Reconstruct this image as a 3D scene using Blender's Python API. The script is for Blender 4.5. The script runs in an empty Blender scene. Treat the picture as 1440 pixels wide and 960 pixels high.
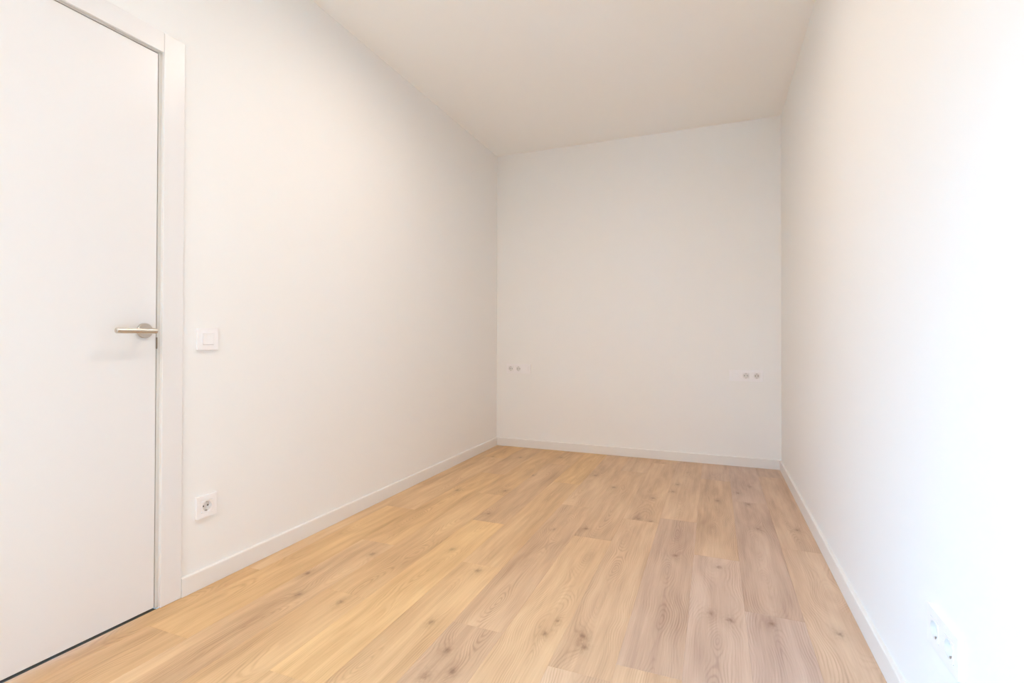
import bpy, bmesh, math, random
from mathutils import Vector, Matrix

C = bpy.context.scene.collection
SC = bpy.context.scene

# ------------------------------------------------------------------ camera
CAM_F, CAM_YAW, CAM_CY, CAM_PITCH, CAM_ROLL = 706.97, 0.382417, 471.80, 0.0074745, 0.0025808
cy_, sy_ = math.cos(CAM_YAW), math.sin(CAM_YAW)
fwd = Vector((-sy_, cy_, 0)); rgt = Vector((cy_, sy_, 0)); up = Vector((0, 0, 1))
f2 = fwd * math.cos(CAM_PITCH) + up * math.sin(CAM_PITCH)
u2 = up * math.cos(CAM_PITCH) - fwd * math.sin(CAM_PITCH)
r3 = rgt * math.cos(CAM_ROLL) + u2 * math.sin(CAM_ROLL)
u3 = u2 * math.cos(CAM_ROLL) - rgt * math.sin(CAM_ROLL)
cam = bpy.data.cameras.new('camera'); cam.sensor_width = 36; cam.lens = 36 * CAM_F / 1440
cam.shift_y = (CAM_CY - 480) / 1440
cam.clip_start = 0.02
co = bpy.data.objects.new('camera', cam); C.objects.link(co)
M = Matrix((r3, u3, -f2)).transposed().to_4x4(); M.translation = Vector((0, 0, 1.0))
co.matrix_world = M
SC.camera = co

# ------------------------------------------------------------------ world, exposure
XL, XR, YB, YF, H = -1.9174, 0.4818, 4.3823, -3.05, 2.740
WIN = dict(side='left', a=-1.30, b=-0.30, z0=0.10, z1=1.95)         # balcony window, outside the frame
w = bpy.data.worlds.new('World'); SC.world = w; w.use_nodes = True
SKY, GROUND = (0.235, 0.58, 1.0), (1.0, 0.85, 0.70)   # blue sky and sunlit ground as the warm white balance shows them
SKY_K, GROUND_K = 60.0, 3.0
nt = w.node_tree; bg = nt.nodes['Background']
wtc = nt.nodes.new('ShaderNodeTexCoord'); wsp = nt.nodes.new('ShaderNodeSeparateXYZ'); nt.links.new(wtc.outputs['Generated'], wsp.inputs[0])
wr = nt.nodes.new('ShaderNodeValToRGB'); nt.links.new(wsp.outputs[2], wr.inputs[0])
wm_ = nt.nodes.new('ShaderNodeMath'); wm_.operation = 'MULTIPLY_ADD'; wm_.inputs[1].default_value = 8; wm_.inputs[2].default_value = 0.5; wm_.use_clamp = True
nt.links.new(wsp.outputs[2], wm_.inputs[0])
wx = nt.nodes.new('ShaderNodeMix'); wx.data_type = 'RGBA'; nt.links.new(wm_.outputs[0], wx.inputs[0])
wx.inputs[6].default_value = (*[q*GROUND_K for q in GROUND], 1); wx.inputs[7].default_value = (*[q*SKY_K for q in SKY], 1)
nt.links.new(wx.outputs[2], bg.inputs['Color']); nt.nodes.remove(wr)
bg.inputs['Strength'].default_value = 1.0
SC.view_settings.view_transform = 'Standard'; SC.view_settings.look = 'None'
SC.view_settings.gamma = 1; SC.view_settings.use_curve_mapping = False
SC.view_settings.exposure = 0.0
SC.cycles.max_bounces = 14; SC.cycles.diffuse_bounces = 10; SC.cycles.use_denoising = True
SC.cycles.sample_clamp_indirect = 0
SC.cycles.caustics_reflective = False; SC.cycles.caustics_refractive = False
# portal: lets the renderer find the daylight coming through the window opening
pl = bpy.data.lights.new('window_portal', 'AREA'); pl.shape = 'RECTANGLE'
pl.size = WIN['b'] - WIN['a']; pl.size_y = WIN['z1'] - WIN['z0']; pl.cycles.is_portal = True
po = bpy.data.objects.new('window_portal', pl); C.objects.link(po)
wm, wz = (WIN['a'] + WIN['b']) / 2, (WIN['z0'] + WIN['z1']) / 2
po.location, po.rotation_euler = ((wm, YF - 0.26, wz), (math.radians(90), 0, 0)) if WIN['side'] == 'front' \
    else ((XL - 0.26, wm, wz), (math.radians(90), 0, math.radians(-90)))
LAMP_POWER = 12.3
LAMP_COLOR = (1.0, 0.872, 0.76)
LAMPS = [(-0.78, 2.13, 1.0), (-0.85, 0.12, 0.48), (-0.80, -1.9, 2.3)]      # x, y, relative power; the last lamp is added as warm fill

# ------------------------------------------------------------------ helpers
def nm(name):
    m = bpy.data.materials.new(name); m.use_nodes = True
    return m, m.node_tree, m.node_tree.nodes['Principled BSDF']

def paint(name, col, rough=0.6, bump=0.0, scale=300, spec=0.5, metal=0.0, coat=0.0):
    m, t, b = nm(name)
    b.inputs['Base Color'].default_value = (*col, 1); b.inputs['Roughness'].default_value = rough
    b.inputs['Specular IOR Level'].default_value = spec; b.inputs['Metallic'].default_value = metal
    if bump:
        tc = t.nodes.new('ShaderNodeTexCoord'); n = t.nodes.new('ShaderNodeTexNoise')
        n.inputs['Scale'].default_value = scale; n.inputs['Detail'].default_value = 4
        bp = t.nodes.new('ShaderNodeBump'); bp.inputs['Strength'].default_value = bump
        bp.inputs['Distance'].default_value = 0.001
        t.links.new(tc.outputs['Object'], n.inputs['Vector']); t.links.new(n.outputs['Fac'], bp.inputs['Height'])
        t.links.new(bp.outputs['Normal'], b.inputs['Normal'])
    return m

def mesh_obj(name, bm, mat, parent=None, bevel=0.0, seg=2, smooth=False):
    me = bpy.data.meshes.new(name); bmesh.ops.recalc_face_normals(bm, faces=bm.faces); bm.to_mesh(me); bm.free()
    me.materials.append(mat)
    if smooth:
        for p in me.polygons: p.use_smooth = True
    o = bpy.data.objects.new(name, me); C.objects.link(o)
    if parent: o.parent = parent
    if bevel:
        md = o.modifiers.new('bevel', 'BEVEL'); md.width = bevel; md.segments = seg; md.limit_method = 'ANGLE'
        md.angle_limit = math.radians(40)
    return o

def box(bm, a, b):
    x0, y0, z0 = a; x1, y1, z1 = b
    v = [bm.verts.new(p) for p in ((x0,y0,z0),(x1,y0,z0),(x1,y1,z0),(x0,y1,z0),(x0,y0,z1),(x1,y0,z1),(x1,y1,z1),(x0,y1,z1))]
    for f in ((0,3,2,1),(4,5,6,7),(0,1,5,4),(1,2,6,5),(2,3,7,6),(3,0,4,7)): bm.faces.new([v[i] for i in f])

def boxes(*ab):
    bm = bmesh.new()
    for a, b in ab: box(bm, a, b)
    return bm

def struct(name, bm, mat, **k):
    o = mesh_obj(name, bm, mat, **k); o['kind'] = 'structure'; return o

def lathe(profile, n=40, axis='Z'):
    """profile: list of (radius, height); revolves round local Z"""
    bm = bmesh.new(); rings = []
    for r, h in profile:
        if r < 1e-6: rings.append([bm.verts.new((0, 0, h))])
        else: rings.append([bm.verts.new((r * math.cos(2*math.pi*i/n), r * math.sin(2*math.pi*i/n), h)) for i in range(n)])
    for A, B in zip(rings, rings[1:]):
        for i in range(n):
            j = (i + 1) % n
            if len(A) == 1 and len(B) == 1: continue
            if len(A) == 1: bm.faces.new((A[0], B[i], B[j]))
            elif len(B) == 1: bm.faces.new((A[i], A[j], B[0]))
            else: bm.faces.new((A[i], A[j], B[j], B[i]))
    return bm

def prism(profile, p0, p1, out):
    """sweep a 2-D profile (out, up) straight from p0 to p1; out = unit vector away from the wall"""
    bm = bmesh.new(); out = Vector(out)
    A = [bm.verts.new(Vector(p0) + out * a + Vector((0, 0, b))) for a, b in profile]
    B = [bm.verts.new(Vector(p1) + out * a + Vector((0, 0, b))) for a, b in profile]
    n = len(profile)
    for i in range(n):
        j = (i + 1) % n; bm.faces.new((A[i], A[j], B[j], B[i]))
    bm.faces.new(A); bm.faces.new(B[::-1])
    return bm

# ------------------------------------------------------------------ materials
m_wall = paint('wall_paint', (0.862, 0.846, 0.822), 0.62, 0.05, 220, 0.35)
m_ceil = paint('ceiling_paint', (0.915, 0.892, 0.858), 0.8, 0.04, 220, 0.2)
m_skirt = paint('skirting_lacquer', (0.81, 0.785, 0.755), 0.38, 0.0, spec=0.5)
m_door = paint('door_lacquer', (0.80, 0.775, 0.76), 0.36, 0.02, 500, 0.5)
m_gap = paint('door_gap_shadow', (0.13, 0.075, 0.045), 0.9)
m_jamb = paint('jamb_lacquer_shaded', (0.72, 0.675, 0.62), 0.55)  # lacquer darkened to paint in the shade of the recessed strip
m_steel = paint('brushed_steel', (0.62, 0.58, 0.53), 0.30, 0.06, 900, metal=1.0)
m_dsteel = paint('latch_steel', (0.30, 0.24, 0.18), 0.45, metal=0.8)
m_plast = paint('white_plastic', (0.885, 0.862, 0.862), 0.30, spec=0.5)
m_well = paint('socket_well_plastic', (0.78, 0.755, 0.73), 0.40)
m_hole = paint('socket_hole', (0.10, 0.09, 0.08), 0.7)
m_clip = paint('earth_clip_metal', (0.42, 0.38, 0.34), 0.35, metal=1.0)
m_sub = paint('underlay', (0.20, 0.14, 0.09), 0.9)
m_frame = paint('window_frame_white', (0.82, 0.82, 0.82), 0.4)
m_rim = paint('downlight_rim', (0.85, 0.85, 0.84), 0.4)

m_glass, t, b = nm('window_glass')
tr = t.nodes.new('ShaderNodeBsdfTransparent'); gl = t.nodes.new('ShaderNodeBsdfGlossy'); gl.inputs['Roughness'].default_value = 0.0
mx = t.nodes.new('ShaderNodeMixShader'); mx.inputs[0].default_value = 0.06
t.links.new(tr.outputs[0], mx.inputs[1]); t.links.new(gl.outputs[0], mx.inputs[2])
t.links.new(mx.outputs[0], t.nodes['Material Output'].inputs['Surface'])

m_diff, t, b = nm('downlight_diffuser')
b.inputs['Base Color'].default_value = (0.8, 0.8, 0.8, 1)
b.inputs['Emission Color'].default_value = (*LAMP_COLOR, 1); b.inputs['Emission Strength'].default_value = 25

def wood():
    m, t, b = nm('oak_laminate'); N, L = t.nodes, t.links
    def val(x): return x
    def mth(op, a, b_=None, c=None, clamp=False):
        n = N.new('ShaderNodeMath'); n.operation = op; n.use_clamp = clamp
        for i, s in enumerate((a, b_, c)):
            if s is None: continue
            if isinstance(s, (int, float)): n.inputs[i].default_value = s
            else: L.new(s, n.inputs[i])
        return n.outputs[0]
    def attr(name):
        n = N.new('ShaderNodeAttribute'); n.attribute_type = 'OBJECT'; n.attribute_name = name
        return n.outputs['Fac']
    def comb(x, y, z):
        n = N.new('ShaderNodeCombineXYZ')
        for i, s in enumerate((x, y, z)):
            if isinstance(s, (int, float)): n.inputs[i].default_value = s
            else: L.new(s, n.inputs[i])
        return n.outputs[0]
    def noise(vec, detail=2, rough=0.5):
        n = N.new('ShaderNodeTexNoise'); n.inputs['Scale'].default_value = 1
        n.inputs['Detail'].default_value = detail; n.inputs['Roughness'].default_value = rough
        L.new(vec, n.inputs['Vector']); return n.outputs['Fac']
    tc = N.new('ShaderNodeTexCoord'); sp = N.new('ShaderNodeSeparateXYZ'); L.new(tc.outputs['Object'], sp.inputs[0])
    x, y = sp.outputs[0], sp.outputs[1]
    seed = attr('seed')
    s1 = mth('MULTIPLY', seed, 13.7); s2 = mth('MULTIPLY', seed, 7.31)
    # ring field: the board cuts a wandering log at a varying depth
    dep = mth('MULTIPLY', mth('SUBTRACT', noise(comb(s1, mth('MULTIPLY', y, 1.5), 3.0), 1), 0.5), 0.34)
    wand = mth('MULTIPLY', mth('SUBTRACT', noise(comb(s2, mth('MULTIPLY', y, 2.6), 9.0), 1), 0.5), 0.10)
    xc = mth('ADD', mth('SUBTRACT', x, attr('axis')), wand)
    r = mth('SQRT', mth('ADD', mth('MULTIPLY', xc, xc), mth('MULTIPLY', dep, dep)))
    warp = mth('MULTIPLY', mth('SUBTRACT', noise(comb(mth('ADD', mth('MULTIPLY', x, 14), s1), mth('MULTIPLY', y, 3.5), s2), 3), 0.5), 0.028)
    r = mth('ADD', r, warp)
    knot = None
    for i in (1, 2, 3):
        dx = mth('SUBTRACT', x, attr('kx%d' % i)); dy = mth('SUBTRACT', y, attr('ky%d' % i))
        ks = attr('ks%d' % i)
        def gauss(sx, sy):
            a = mth('DIVIDE', dx, mth('MULTIPLY', ks, sx)); c = mth('DIVIDE', dy, mth('MULTIPLY', ks, sy))
            q = mth('ADD', mth('MULTIPLY', a, a), mth('MULTIPLY', c, c))
            return mth('EXPONENT', mth('MULTIPLY', q, -1.0))
        big = gauss(0.032, 0.10)
        r = mth('ADD', r, mth('MULTIPLY', big, 0.028))
        core = mth('ADD', mth('MULTIPLY', gauss(0.010, 0.014), 0.62), mth('MULTIPLY', gauss(0.026, 0.050), 0.36))
        knot = core if knot is None else mth('ADD', knot, core)
    nbk = noise(comb(mth('ADD', mth('MULTIPLY', x, 120), s1), mth('MULTIPLY', y, 60), s2), 3)
    knot = mth('MULTIPLY', knot, mth('ADD', mth('MULTIPLY', nbk, 2.2), -0.2), clamp=True)
    ring = mth('SINE', mth('MULTIPLY', r, 2 * math.pi / 0.0078))
    ring = mth('MULTIPLY_ADD', ring, 0.5, 0.5)
    ring = mth('POWER', ring, 2.2)
    # the early wood lines come and go over the board
    mask = noise(comb(mth('ADD', mth('MULTIPLY', x, 14), s2), mth('MULTIPLY', y, 3.0), s1), 2)
    mask = mth('MULTIPLY', mth('SUBTRACT', mask, 0.42), 3.4, clamp=True)
    ring = mth('MULTIPLY', ring, mask)
    band = mth('MULTIPLY_ADD', mth('SINE', mth('MULTIPLY', r, 2 * math.pi / 0.052)), 0.5, 0.5)
    fib = noise(comb(mth('ADD', mth('MULTIPLY', x, 420), s1), mth('MULTIPLY', y, 9), s2), 3, 0.6)
    fib2 = noise(comb(mth('ADD', mth('MULTIPLY', x, 75), s2), mth('MULTIPLY', y, 2.2), s1), 3, 0.6)
    broad = noise(comb(mth('ADD', mth('MULTIPLY', x, 9), s1), mth('MULTIPLY', y, 1.6), s2), 2)
    # darkness 0..1
    d = mth('MULTIPLY', ring, 0.34)
    d = mth('ADD', d, mth('MULTIPLY', band, 0.12))
    d = mth('ADD', d, mth('MULTIPLY', mth('SUBTRACT', fib, 0.5), 0.40))
    d = mth('ADD', d, mth('MULTIPLY', mth('SUBTRACT', fib2, 0.5), 0.52))
    d = mth('ADD', d, mth('MULTIPLY', mth('SUBTRACT', broad, 0.5), 1.1))
    d = mth('ADD', mth('ADD', d, attr('tone')), 0.12, clamp=True)
    cr = N.new('ShaderNodeValToRGB'); L.new(d, cr.inputs[0])
    e = cr.color_ramp.elements
    e[0].position = 0.0; e[0].color = (0.735, 0.560, 0.370, 1)
    e[1].position = 1.0; e[1].color = (0.385, 0.250, 0.155, 1)
    k = cr.color_ramp.elements.new(0.42); k.color = (0.600, 0.425, 0.270, 1)
    # grey-pink boards against yellow ones, with warm and cool light tinted in
    hm = N.new('ShaderNodeMix'); hm.data_type = 'RGBA'; hm.blend_type = 'MULTIPLY'; hm.inputs[0].default_value = 1
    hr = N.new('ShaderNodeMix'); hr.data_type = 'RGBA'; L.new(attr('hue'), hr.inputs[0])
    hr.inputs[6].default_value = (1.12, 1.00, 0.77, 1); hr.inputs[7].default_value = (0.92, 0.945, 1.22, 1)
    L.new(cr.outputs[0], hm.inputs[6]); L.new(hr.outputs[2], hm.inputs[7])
    km = N.new('ShaderNodeMix'); km.data_type = 'RGBA'; L.new(mth('MULTIPLY', knot, 0.72, clamp=True), km.inputs[0])
    L.new(hm.outputs[2], km.inputs[6]); km.inputs[7].default_value = (0.20, 0.105, 0.060, 1)
    L.new(km.outputs[2], b.inputs['Base Color'])
    b.inputs['Specular IOR Level'].default_value = 0.4
    L.new(mth('MULTIPLY_ADD', fib, 0.12, 0.42), b.inputs['Roughness'])
    bp = N.new('ShaderNodeBump'); bp.inputs['Strength'].default_value = 0.12; bp.inputs['Distance'].default_value = 0.0006
    L.new(mth('SUBTRACT', 1.0, fib), bp.inputs['Height']); L.new(bp.outputs[0], b.inputs['Normal'])
    return m
m_wood = wood()

# ------------------------------------------------------------------ room shell
T = 0.30
# door opening in the left wall
DY0, DY1, DZ = 0.405, 1.253, 2.072
W = WIN
bl = [((XL-T, DY1, -0.05), (XL, YB+T, H)), ((XL-T, DY0, DZ), (XL, DY1, H))]
if W['side'] == 'left':
    bl += [((XL-T, YF-T, -0.05), (XL, W['a'], H)), ((XL-T, W['b'], -0.05), (XL, DY0, H)),
           ((XL-T, W['a'], -0.05), (XL, W['b'], W['z0'])), ((XL-T, W['a'], W['z1']), (XL, W['b'], H))]
else: bl += [((XL-T, YF-T, -0.05), (XL, DY0, H))]
struct('wall_left', boxes(*bl), m_wall)
struct('wall_right', boxes(((XR, YF-T, -0.05), (XR+T, YB+T, H))), m_wall)
struct('wall_back', boxes(((XL, YB, -0.05), (XR, YB+T, H))), m_wall)
if W['side'] == 'front':
    bm = boxes(((XL, YF-T, -0.05), (W['a'], YF, H)), ((W['b'], YF-T, -0.05), (XR, YF, H)),
           ((W['a'], YF-T, W['z1']), (W['b'], YF, H)), ((W['a'], YF-T, -0.05), (W['b'], YF, W['z0'])))
else: bm = boxes(((XL, YF-T, -0.05), (XR, YF, H)))
struct('wall_front', bm, m_wall)
struct('ceiling', boxes(((XL-T, YF-T, H), (XR+T, YB+T, H+0.15))), m_ceil)

# window, built along local X, facing local Y, then set into its wall
win = bpy.data.objects.new('window_1', None); C.objects.link(win); win['kind'] = 'structure'
ww, hh, fw = (W['b']-W['a'])/2, W['z1']-W['z0'], 0.05
mesh_obj('window_frame', boxes(((-ww, -.03, 0), (-ww+fw, .03, hh)), ((ww-fw, -.03, 0), (ww, .03, hh)),
    ((-ww+fw, -.03, 0), (ww-fw, .03, fw)), ((-ww+fw, -.03, hh-fw), (ww-fw, .03, hh)),
    ((-0.035, -.03, fw), (0.035, .03, hh-fw))), m_frame, win)
for a, c in ((-ww+fw, -0.035), (0.035, ww-fw)):
    mesh_obj('pane', boxes(((a, -.003, fw), (c, .003, hh-fw))), m_glass, win)
if W['side'] == 'front': win.location = (wm, YF-0.2, W['z0'])
else: win.location = (XL-0.2, wm, W['z0']); win.rotation_euler = (0, 0, math.radians(-90))

# floor: underlay slab carrying each laminate board as a part
floor = struct('floor', boxes(((XL-T, YF-T, -0.05), (XR+T, YB+T, -0.009))), m_sub)
PITCH, LEN, G = 0.193, 1.372, 0.00012
# per row (left to right): a cross joint seen in the photograph
edges = [XL+0.002] + [0.105 - PITCH*k for k in range(10, -1, -1)] + [0.298, XR-0.002]
edges = [e for e in edges]
joints = [1.62, 1.160, 2.06, 1.600, 2.515, 2.025, 1.585, 2.510, 1.480, 1.565, 2.500, 2.050, 2.735]
'''world positions of the knots seen on the boards: (x, y, size)'''
KN = [(-0.235, 3.662, 1.0), (-0.254, 3.478, 1.0), (-0.361, 3.29, 1.0), (-0.632, 3.426, 1.0), (0.019, 3.385, 1.0), (0.145, 3.609, 1.0), (0.195, 3.385, 1.0), (0.228, 3.798, 0.7), (0.215, 2.97, 1.0), (-0.167, 2.453, 1.0), (0.405, 3.026, 1.0), (-0.393, 2.881, 1.0), (-0.325, 2.861, 1.0), (-0.517, 1.726, 0.55), (-0.535, 1.635, 0.8), (-0.413, 1.671, 1.0), (-0.394, 1.615, 1.0), (0.019, 2.403, 1.0), (0.053, 1.963, 1.0), (-0.011, 1.987, 1.0), (0.187, 1.993, 1.0), (0.397, 2.014, 1.0), (-1.477, 1.934, 1.0), (-1.158, 2.124, 0.7), (-0.949, 1.971, 1.0), (-0.929, 1.548, 1.0), (-0.797, 1.427, 1.0), (-0.732, 1.349, 1.0), (-0.797, 1.294, 1.0), (-1.611, 1.672, 1.0), (-1.51, 1.519, 1.0), (-1.445, 1.5, 1.0), (-1.322, 1.539, 1.0), (-1.581, 2.965, 1.0), (-1.202, 2.635, 1.0), (-0.63, 2.623, 1.0), (-1.283, 3.071, 1.0), (-1.242, 3.502, 1.0), (-0.815, 3.678, 1.0), (-1.206, 4.121, 1.0), (-1.524, 3.989, 1.0), (-0.784, 2.549, 0.6), (-1.751, 3.923, 0.8)]
TONE = {  # (row, board number from the joint): tone, hue
}
rng = random.Random(5)
yA, yB_ = YF+0.002, YB-0.002
for i in range(len(edges)-1):
    x0, x1 = edges[i], edges[i+1]
    full0 = x0 if i != 0 else x1 - PITCH
    full1 = x1 if i != len(edges)-2 else x0 + PITCH
    j = joints[i]
    while j > yA: j -= LEN
    while j < yB_:
        a, c = max(j, yA), min(j+LEN, yB_)
        if c - a > 0.02:
            cx, cyy = (full0+full1)/2, j + LEN/2
            bm = bmesh.new(); box(bm, (x0-cx+G, a-cyy+G, -0.009), (x1-cx-G, c-cyy-G, 0))
            # slight eased edge so every joint is a real recess
            top = [e for e in bm.edges if all(abs(v.co.z) < 1e-6 for v in e.verts)]
            bmesh.ops.bevel(bm, geom=top, offset=0.00035, segments=1, affect='EDGES')
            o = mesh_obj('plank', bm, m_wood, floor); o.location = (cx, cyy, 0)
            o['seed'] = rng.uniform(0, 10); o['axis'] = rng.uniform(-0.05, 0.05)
            o['tone'] = rng.uniform(0.14, 0.22); o['hue'] = rng.uniform(0.0, 0.25) if cx < -0.95 else rng.uniform(0.35, 0.6) if cx < -0.1 else rng.uniform(0.6, 0.9)  # hue by position: own board greys plus warm light left, cool daylight right
            ks = [q for q in KN if x0 < q[0] < x1 and a < q[1] < c][:3]
            if a < 1.0 and not ks: ks = [(cx + rng.uniform(-.05, .05), cyy + rng.uniform(-.4, .4), 1.0)]
            for q in (1, 2, 3):
                if q <= len(ks): kx, ky, kz = ks[q-1][0]-cx, ks[q-1][1]-cyy, ks[q-1][2]
                else: kx, ky, kz = 50.0, 50.0, 1.0
                o['kx%d' % q] = float(kx); o['ky%d' % q] = float(ky); o['ks%d' % q] = float(kz)
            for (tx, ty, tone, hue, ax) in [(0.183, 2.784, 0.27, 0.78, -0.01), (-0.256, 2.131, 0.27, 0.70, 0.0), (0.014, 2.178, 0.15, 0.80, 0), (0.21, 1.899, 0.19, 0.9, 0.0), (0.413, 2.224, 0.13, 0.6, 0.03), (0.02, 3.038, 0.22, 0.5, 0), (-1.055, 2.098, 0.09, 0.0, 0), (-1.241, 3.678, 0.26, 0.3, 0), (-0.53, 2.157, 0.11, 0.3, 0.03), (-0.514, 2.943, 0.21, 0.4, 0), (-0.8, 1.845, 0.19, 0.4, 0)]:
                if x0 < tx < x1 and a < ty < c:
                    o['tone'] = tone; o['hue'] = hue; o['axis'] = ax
        j += LEN

# skirting boards
SK_T, SK_H = 0.014, 0.073
prof = [(0, 0.0), (SK_T, 0.0), (SK_T, SK_H-0.0040), (SK_T-0.0012, SK_H-0.0012), (SK_T-0.004, SK_H), (0, SK_H)]
struct('baseboard_left', prism(prof, (XL, 1.331, 0.0006), (XL, YB-SK_T, 0.0006), (1, 0, 0)), m_skirt)
struct('baseboard_back', prism(prof, (XL, YB, 0.0006), (XR, YB, 0.0006), (0, -1, 0)), m_skirt)
struct('baseboard_right', prism(prof, (XR, YF, 0.0006), (XR, YB-SK_T, 0.0006), (-1, 0, 0)), m_skirt)
struct('baseboard_front', prism(prof, (XL, YF, 0.0006), (XR-SK_T, YF, 0.0006), (0, 1, 0)), m_skirt)
struct('baseboard_door_side', prism(prof, (XL, YF+SK_T, 0.0006), (XL, 0.325, 0.0006), (1, 0, 0)), m_skirt)

# ------------------------------------------------------------------ door
door = bpy.data.objects.new('door_1', None); C.objects.link(door); door['kind'] = 'structure'
door['label'] = 'plain white flush door with steel lever handle in the left wall'
door.location = (XL, (DY0+DY1)/2, 0)
def on_door(o): o.location = (-door.location[0], -door.location[1], 0); return o
LX = XL - 0.004                          # face of the leaf
LY0, LY1, LZ0, LZ1 = 0.428, 1.2375, 0.006, 2.060
on_door(mesh_obj('door_leaf', boxes(((LX-0.040, LY0, LZ0), (LX, LY1, LZ1))), m_door, door, bevel=0.0012))
# jamb lining (rebate behind the leaf)
J0 = LY1 + 0.0032; K0 = LY0 - 0.0032; ZT = LZ1 + 0.0034
on_door(mesh_obj('door_jamb', boxes(((LX-0.11, J0, 0.0006), (XL-0.0045, DY1, ZT)), ((LX-0.11, DY0, 0.0006), (XL-0.0045, K0, ZT)),
    ((LX-0.11, DY0, ZT), (XL-0.0045, DY1, DZ)),
    ((LX-0.11, J0-0.016, 0.0006), (LX-0.043, J0, ZT)), ((LX-0.11, K0, 0.0006), (LX-0.043, K0+0.016, ZT)),
    ((LX-0.11, K0+0.016, ZT-0.016), (LX-0.043, J0-0.016, ZT))), m_jamb, door))
on_door(mesh_obj('door_gap_shade', boxes(((LX-0.12, DY0, 0.0004), (LX-0.03, DY1, 0.0012))), m_gap, door))  # thin dark sheet painting the shade in the gap under the leaf
CT = 0.012
on_door(mesh_obj('door_casing', boxes(((XL, 1.2505, 0.0006), (XL+CT, 1.3300, 2.1430))), m_door, door, bevel=0.0025))
on_door(mesh_obj('door_casing', boxes(((XL, 0.3280, 0.0006), (XL+CT, 0.4075, 2.1430))), m_door, door, bevel=0.0025))
on_door(mesh_obj('door_casing', boxes(((XL, 0.4080, 2.0680), (XL+CT-0.0006, 1.2500, 2.1430))), m_door, door, bevel=0.0015))
# latch / strike plate in the gap
on_door(mesh_obj('latch_plate', boxes(((LX-0.022, LY1-0.0005, 0.962), (LX+0.0022, J0+0.0010, 1.004))), m_dsteel, door))
# handle: rosette, neck, round lever
ry, rz = 1.196, 1.028
def lathe_on_left(profile, y, z, x=LX, n=40):
    bm = lathe(profile, n); bm.transform(Matrix.Translation((x, y, z)) @ Matrix.Rotation(math.radians(90), 4, 'Y')); return bm
ros = on_door(mesh_obj('handle_rosette', lathe_on_left([(0, 0.0), (0.0268, 0.0), (0.0268, 0.0065), (0.0255, 0.0082), (0, 0.0086)], ry, rz), m_steel, door))
bm = bmesh.new()
# lever: neck out from the rosette, elbow, straight bar towards the hinge side
R = 0.0092; off = 0.054
path = [Vector((LX+0.004, ry, rz)), Vector((LX+off-0.0005, ry, rz))]
def tube(bm, p0, p1, r, n=28, cap=True):
    p0, p1 = Vector(p0), Vector(p1); d = (p1-p0).normalized()
    u = d.orthogonal().normalized(); v = d.cross(u)
    c = 0.0011
    rows = [(p0, r-c), (p0 + d*c, r), (p1 - d*c, r), (p1, r-c)]
    rings = [[bm.verts.new(p + (u*math.cos(2*math.pi*i/n) + v*math.sin(2*math.pi*i/n))*rr) for i in range(n)] for p, rr in rows]
    for A, B in zip(rings, rings[1:]):
        for i in range(n): j = (i+1) % n; bm.faces.new((A[i], A[j], B[j], B[i]))
    bm.faces.new(rings[0]); bm.faces.new(rings[-1])
tube(bm, path[0], path[1], 0.0085)
neck = on_door(mesh_obj('handle_neck', bm, m_steel, door))
bm = bmesh.new(); tube(bm, (LX+off, 1.0725, rz-0.0015), (LX+off, 1.2055, rz-0.0015), R)
lever = on_door(mesh_obj('handle_lever', bm, m_steel, door))
for o in (ros, neck, lever):
    for p in o.data.polygons: p.use_smooth = len(p.vertices) == 4 
    md = o.modifiers.new('edges', 'EDGE_SPLIT'); md.split_angle = math.radians(35)

# ------------------------------------------------------------------ switches and sockets
# built in a local frame: X across the wall, Y up, Z out of the wall
MOD = 0.0772          # spacing between modules
def frame_bm(n, side=0.0875, win_=0.0465, z=0.0110):
    """plate with n square openings, a sloping rim and bevelled outer edge"""
    wd = side + MOD*(n-1); hd = side
    bm = bmesh.new()
    xs = [-wd/2 + side/2 + MOD*k for k in range(n)]
    h = win_/2
    xcuts = [-wd/2]
    for xc in xs: xcuts += [xc-h, xc+h]
    xcuts.append(wd/2)
    ycuts = [-hd/2, -h, h, hd/2]
    V = {}
    def v(i, j, k):
        if (i, j, k) not in V: V[i, j, k] = bm.verts.new((xcuts[i], ycuts[j], z*k))
        return V[i, j, k]
    solid = lambda i, j: 0 <= i < len(xcuts)-1 and 0 <= j < 3 and not (i % 2 == 1 and j == 1)
    for i in range(len(xcuts)-1):
        for j in range(3):
            if not solid(i, j): continue
            bm.faces.new((v(i,j,1), v(i+1,j,1), v(i+1,j+1,1), v(i,j+1,1)))
            bm.faces.new((v(i,j,0), v(i,j+1,0), v(i+1,j+1,0), v(i+1,j,0)))
            if not solid(i-1, j): bm.faces.new((v(i,j,0), v(i,j,1), v(i,j+1,1), v(i,j+1,0)))
            if not solid(i+1, j): bm.faces.new((v(i+1,j,0), v(i+1,j+1,0), v(i+1,j+1,1), v(i+1,j,1)))
            if not solid(i, j-1): bm.faces.new((v(i,j,0), v(i+1,j,0), v(i+1,j,1), v(i,j,1)))
            if not solid(i, j+1): bm.faces.new((v(i,j+1,0), v(i,j+1,1), v(i+1,j+1,1), v(i+1,j+1,0)))
    return bm, xs

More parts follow.
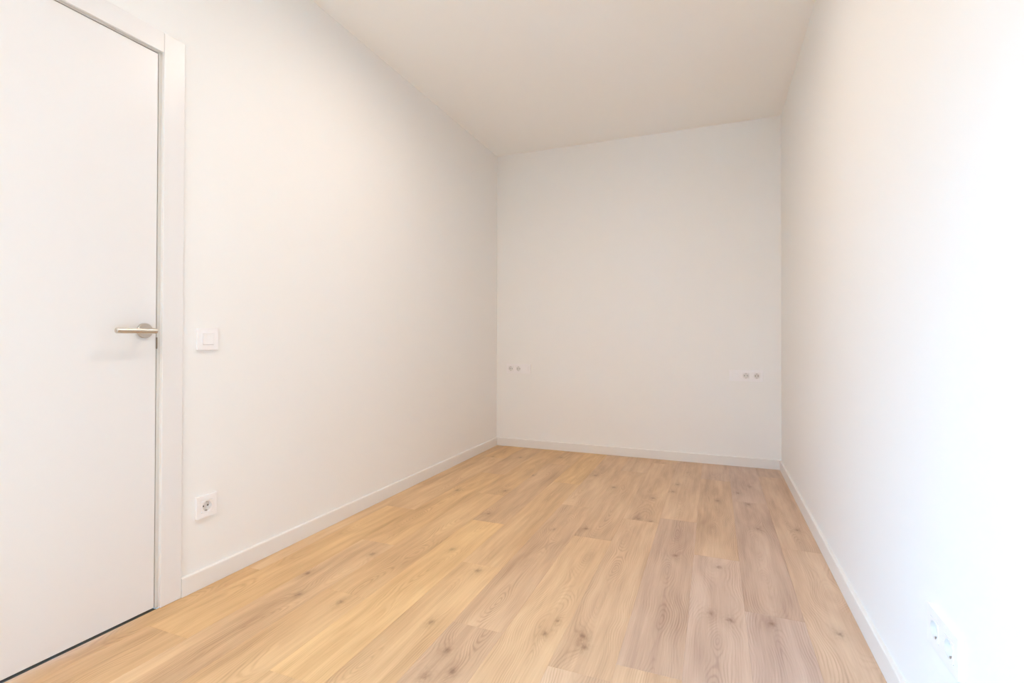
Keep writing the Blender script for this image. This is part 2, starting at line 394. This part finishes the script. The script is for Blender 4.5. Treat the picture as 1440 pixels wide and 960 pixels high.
def socket_insert(root, xc, side=0.0455):
    z0, z1 = 0.0085, 0.0122; h = side/2; n = 48; r = 0.0195; depth = 0.0010
    bm = bmesh.new()
    inner = []; outer = []
    for i in range(n):
        a = 2*math.pi*(i+0.5)/n; ca, sa = math.cos(a), math.sin(a)
        inner.append(bm.verts.new((xc + r*ca, r*sa, z1)))
        s = h/max(abs(ca), abs(sa)); outer.append(bm.verts.new((xc + s*ca, s*sa, z1)))
    low = [bm.verts.new((v.co.x, v.co.y, 0.0)) for v in outer]
    for i in range(n):
        j = (i+1) % n
        bm.faces.new((inner[i], outer[i], outer[j], inner[j])); bm.faces.new((outer[i], low[i], low[j], outer[j]))
    ins = mesh_obj('socket_insert', bm, m_plast, root)
    # round well
    bm = bmesh.new()
    A = [bm.verts.new((xc + r*math.cos(2*math.pi*(i+.5)/n), r*math.sin(2*math.pi*(i+.5)/n), z1)) for i in range(n)]
    B = [bm.verts.new((xc + (r-0.0008)*math.cos(2*math.pi*(i+.5)/n), (r-0.0008)*math.sin(2*math.pi*(i+.5)/n), depth+0.0006)) for i in range(n)]
    for i in range(n): j = (i+1) % n; bm.faces.new((A[i], B[i], B[j], A[j]))
    bm.faces.new(B)
    mesh_obj('socket_well', bm, m_well, ins)
    for sx in (-1, 1):
        bm = lathe([(0, depth+0.0012), (0.0034, depth+0.0012), (0.0034, depth+0.0004)], 16)
        bm.transform(Matrix.Translation((xc + sx*0.0095, 0, 0))); mesh_obj('pin_hole', bm, m_hole, ins)
        bm = boxes(((xc-0.0032, sx*0.0178-0.0022, depth+0.001), (xc+0.0032, sx*0.0178+0.0016, z1-0.0030)))
        mesh_obj('earth_clip', bm, m_clip, ins)
    return ins

def rocker(root, xc, side=0.0455):
    h = side/2; z0 = 0.0074; bm = bmesh.new()
    prof = [(-h, z0+0.0052), (-h*0.2, z0+0.0058), (h, z0+0.0078), (h, 0.001), (-h, 0.001)]
    A = [bm.verts.new((xc-h, a, c)) for a, c in prof]; B = [bm.verts.new((xc+h, a, c)) for a, c in prof]
    for i in range(5): j = (i+1) % 5; bm.faces.new((A[i], A[j], B[j], B[i]))
    bm.faces.new(A); bm.faces.new(B[::-1])
    mesh_obj('rocker', bm, m_plast, root, bevel=0.0008)

def plate(name, label, cat, mods, loc, normal, group=None):
    root = bpy.data.objects.new(name, None); C.objects.link(root)
    root['label'] = label; root['category'] = cat
    if group: root['group'] = group
    bm, xs = frame_bm(len(mods))
    mesh_obj('cover_plate', bm, m_plast, root, bevel=0.0006, seg=2)
    # shadow step behind the plate
    for k, xc in zip(mods, xs):
        # liner under each insert so the gap round it reads as a recess
        if k == 's': socket_insert(root, xc)
        else: rocker(root, xc)
    zc = Vector(normal); yc = Vector((0, 0, 1)); xc_ = yc.cross(zc)
    Mx = Matrix((xc_, yc, zc)).transposed().to_4x4(); Mx.translation = Vector(loc)
    root.matrix_world = Mx
    return root

plate('light_switch', 'single white light switch on the left wall beside the door frame at handle height', 'light switch', 'r', (XL, 1.4345, 0.9985), (1, 0, 0))
plate('wall_socket', 'single white round-pin wall socket low on the left wall near the skirting', 'wall socket', 's', (XL, 1.4340, 0.3230), (1, 0, 0))
plate('socket_switch_plate', 'triple white plate at left end of the back wall, two sockets then a switch', 'wall socket', 'ssr', (-1.6925, YB, 0.7265), (0, -1, 0))
plate('socket_switch_plate', 'triple white plate at right end of the back wall, a switch then two sockets', 'wall socket', 'rss', (0.2325, YB, 0.7180), (0, -1, 0))
plate('double_wall_socket', 'double white wall socket low on the bright right wall', 'wall socket', 'ss', (XR, 1.4060, 0.3330), (-1, 0, 0))

# ------------------------------------------------------------------ ceiling downlights (just above the frame and behind; the third is an added fill lamp)
for k, (lx, ly, lk) in enumerate(LAMPS):
    root = bpy.data.objects.new('recessed_downlight', None); C.objects.link(root); root.location = (lx, ly, H)
    root['label'] = ['round recessed ceiling downlight above the middle of the room', 'round recessed ceiling downlight near the door, behind the viewer',
                     'added unseen fill downlight in the ceiling at the far end behind the viewer'][k]
    root['category'] = 'ceiling light'
    bm = lathe([(0.050, 0.0), (0.062, 0.0), (0.062, -0.003), (0.058, -0.005), (0.052, -0.005), (0.050, 0.0)], 48)
    mesh_obj('rim', bm, m_rim, root)
    bm = lathe([(0, -0.0012), (0.050, -0.0012), (0.050, 0.0)], 48); mesh_obj('diffuser', bm, m_diff, root)
    ld = bpy.data.lights.new('downlight_lamp', 'AREA'); ld.shape = 'DISK'; ld.size = 0.07; ld.spread = math.radians(170)
    ld.energy = LAMP_POWER * lk; ld.color = LAMP_COLOR
    lo = bpy.data.objects.new('downlight_lamp', ld); C.objects.link(lo); lo.parent = root; lo.location = (0, 0, -0.006)
